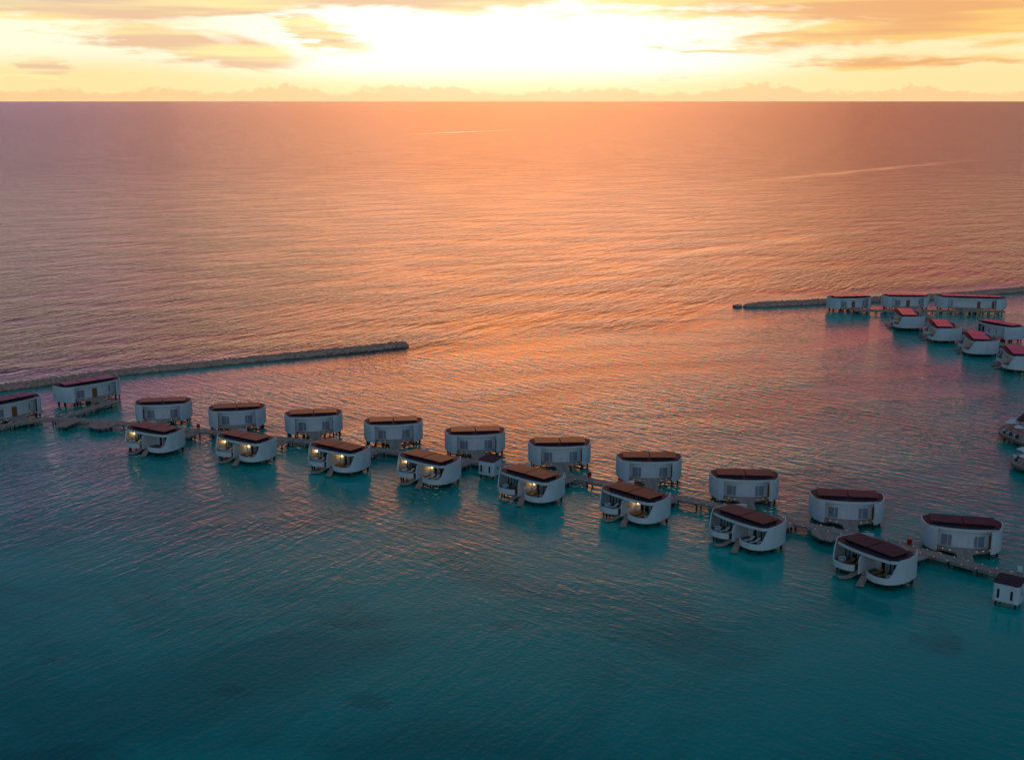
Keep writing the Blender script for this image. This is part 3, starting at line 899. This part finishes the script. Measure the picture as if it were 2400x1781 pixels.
# ------------------------------------------------------------------ cabinets and sign by the boardwalk
def cabinet(x, y, label):
    r = empty('red_cabinet', (x, y, ZF + .004), radians(-35))
    MB().box(-.36, .36, -.16, .16, .25, 1.15).build('body', M['red'], r)
    MB().box(-.30, .30, -.185, -.162, .31, 1.09).build('door', M['red'], r)
    for px_ in (-.28, .28): MB().box(px_ - .04, px_ + .04, -.05, .05, 0, .25).build('leg', M['dark'], r)
    tag(r, label, 'cabinet', 'red cabinets on the boardwalk')
cabinet(-69.2, 264.0, 'red cabinet on boardwalk between first and second back row villas')
cabinet(14.9, 227.9, 'red cabinet on boardwalk right of the sixth back row villa')
cabinet(64.7, 190.6, 'red cabinet on boardwalk behind the eighth front row villa')
r = empty('notice_board', (77.6, 178.0, ZF + .004), radians(-40))
for px_ in (-.25, .25): MB().box(px_ - .03, px_ + .03, -.03, .03, 0, .5).build('post', M['dark'], r)
MB().box(-.36, .36, -.04, .04, .5, 1.4).build('board', M['canvas'], r)
tag(r, 'small pale notice board on far side of boardwalk near right edge', 'sign')

# ------------------------------------------------------------------ lounge decks at the right edge
def lounge_deck(pts, label, piles):
    cx_ = sum(p[0] for p in pts) / len(pts); cy_ = sum(p[1] for p in pts) / len(pts)
    r = empty('lounge_deck', (cx_, cy_, 0))
    lp = [(x - cx_, y - cy_) for x, y in spline(pts + [pts[0]], 6)[:-1]]
    MB().prism(lp, 1.0, 1.5).build('deck', M['deck'], r)
    MB().wall(lp + [lp[0]], .95, 1.56, .1).build('rim', M['concrete'], r)
    for x, y in piles:
        MB().tube((x - cx_, y - cy_, -2.5), (x - cx_, y - cy_, 1.0), .2, n=8).build('pile', M['pile'], r, smooth=60)
    tag(r, label, 'deck', 'lounge decks at the right edge')
lounge_deck([(106.0, 260.1), (106.3, 257.6), (107.4, 253.6), (108.4, 249.5), (110, 245), (118, 247), (121, 258), (117, 267), (111, 267.4), (107.6, 264)],
            'upper rounded lounge deck with parasols at the right edge', [(106.9, 259), (107.8, 254.5), (109, 249), (109.2, 262), (113, 256)])
lounge_deck([(100.0, 238.4), (99.7, 236.4), (100.6, 234.2), (103, 231.8), (108, 229.6), (112, 234), (110, 242), (105, 244.5), (101.6, 242)],
            'lower rounded lounge deck with parasols at the right edge', [(100.6, 237.6), (101.4, 234.6), (104, 233), (102, 241)])
def parasol(x, y, label, r_=1.15):
    r = empty('parasol', (x, y, 1.5))
    MB().tube((0, 0, 0), (0, 0, 2.25), .03, n=8).build('pole', M['dark'], r)
    MB().lathe([(r_, 1.72), (r_ * .62, 1.98), (.05, 2.3), (.02, 2.34)], 8).build('canopy', M['canvas'], r)
    MB().lathe([(.28, 0), (.28, .06)], 14).build('base', M['dark'], r)
    tag(r, label, 'parasol', 'white parasols on the lounge decks')
for i, (x, y, lb) in enumerate(((109.3, 262.6, 'white parasol at far left end of upper lounge deck'), (110.9, 264.4, 'white parasol at the back of upper lounge deck beside thatched roof'),
        (109.4, 258.2, 'white parasol in the middle of upper lounge deck'), (110.4, 255.4, 'white parasol nearest the right edge on upper lounge deck'),
        (103.2, 240.9, 'white parasol at the back of lower lounge deck'), (103.6, 239.2, 'white parasol in the middle of lower lounge deck, at right edge'), (101.6, 235.8, 'white parasol nearest the front rim of lower lounge deck'))):
    parasol(x, y, lb)
def armchair(x, y, rz, label):
    r = empty('lounge_chair', (x, y, 1.503), rz)
    MB().box(-.4, .4, -.4, .4, .12, .42).build('seat', M['cushion'], r)
    MB().box(-.4, .4, .28, .42, .422, .85).build('backrest', M['cushion'], r)
    for s_ in (-1, 1): MB().box(s_ * .41 - .07, s_ * .41 + .07, -.4, .27, .05, .6).build('armrest', M['navy'], r)
    MB().box(-.34, .34, -.34, .34, 0, .118).build('base', M['navy'], r)
    tag(r, label, 'chair', 'lounge chairs on the decks')
for x, y, a, lb in ((107.2, 259.8, .6, 'white lounge chair at left tip of upper lounge deck'), (107.6, 258.0, 1.0, 'white lounge chair second along front rim of upper lounge deck'),
                    (108.0, 255.7, 1.2, 'white lounge chair midway along front rim of upper lounge deck'), (109.0, 253.2, 1.2, 'white lounge chair on upper lounge deck rim nearest right edge'),
                    (101.3, 238.7, .8, 'white lounge chair at left tip of lower lounge deck'), (101.9, 240.6, 2.2, 'white lounge chair behind left tip of lower lounge deck')):
    armchair(x, y, a, lb)
r = empty('thatched_pavilion', (113.4, 262.5, 1.503))
MB().lathe([(2.6, 2.2), (2.5, 2.3), (1.5, 3.5), (.5, 4.6), (.08, 5.0)], 28).build('thatch_roof', M['thatch'], r, smooth=30)
for k in range(6):
    a = k * pi / 3; MB().tube((2.1 * cos(a), 2.1 * sin(a), 0), (2.1 * cos(a), 2.1 * sin(a), 2.35), .08, n=8).build('post', M['wood'], r)
tag(r, 'dark conical thatched pavilion roof at right edge on upper lounge deck', 'pavilion')
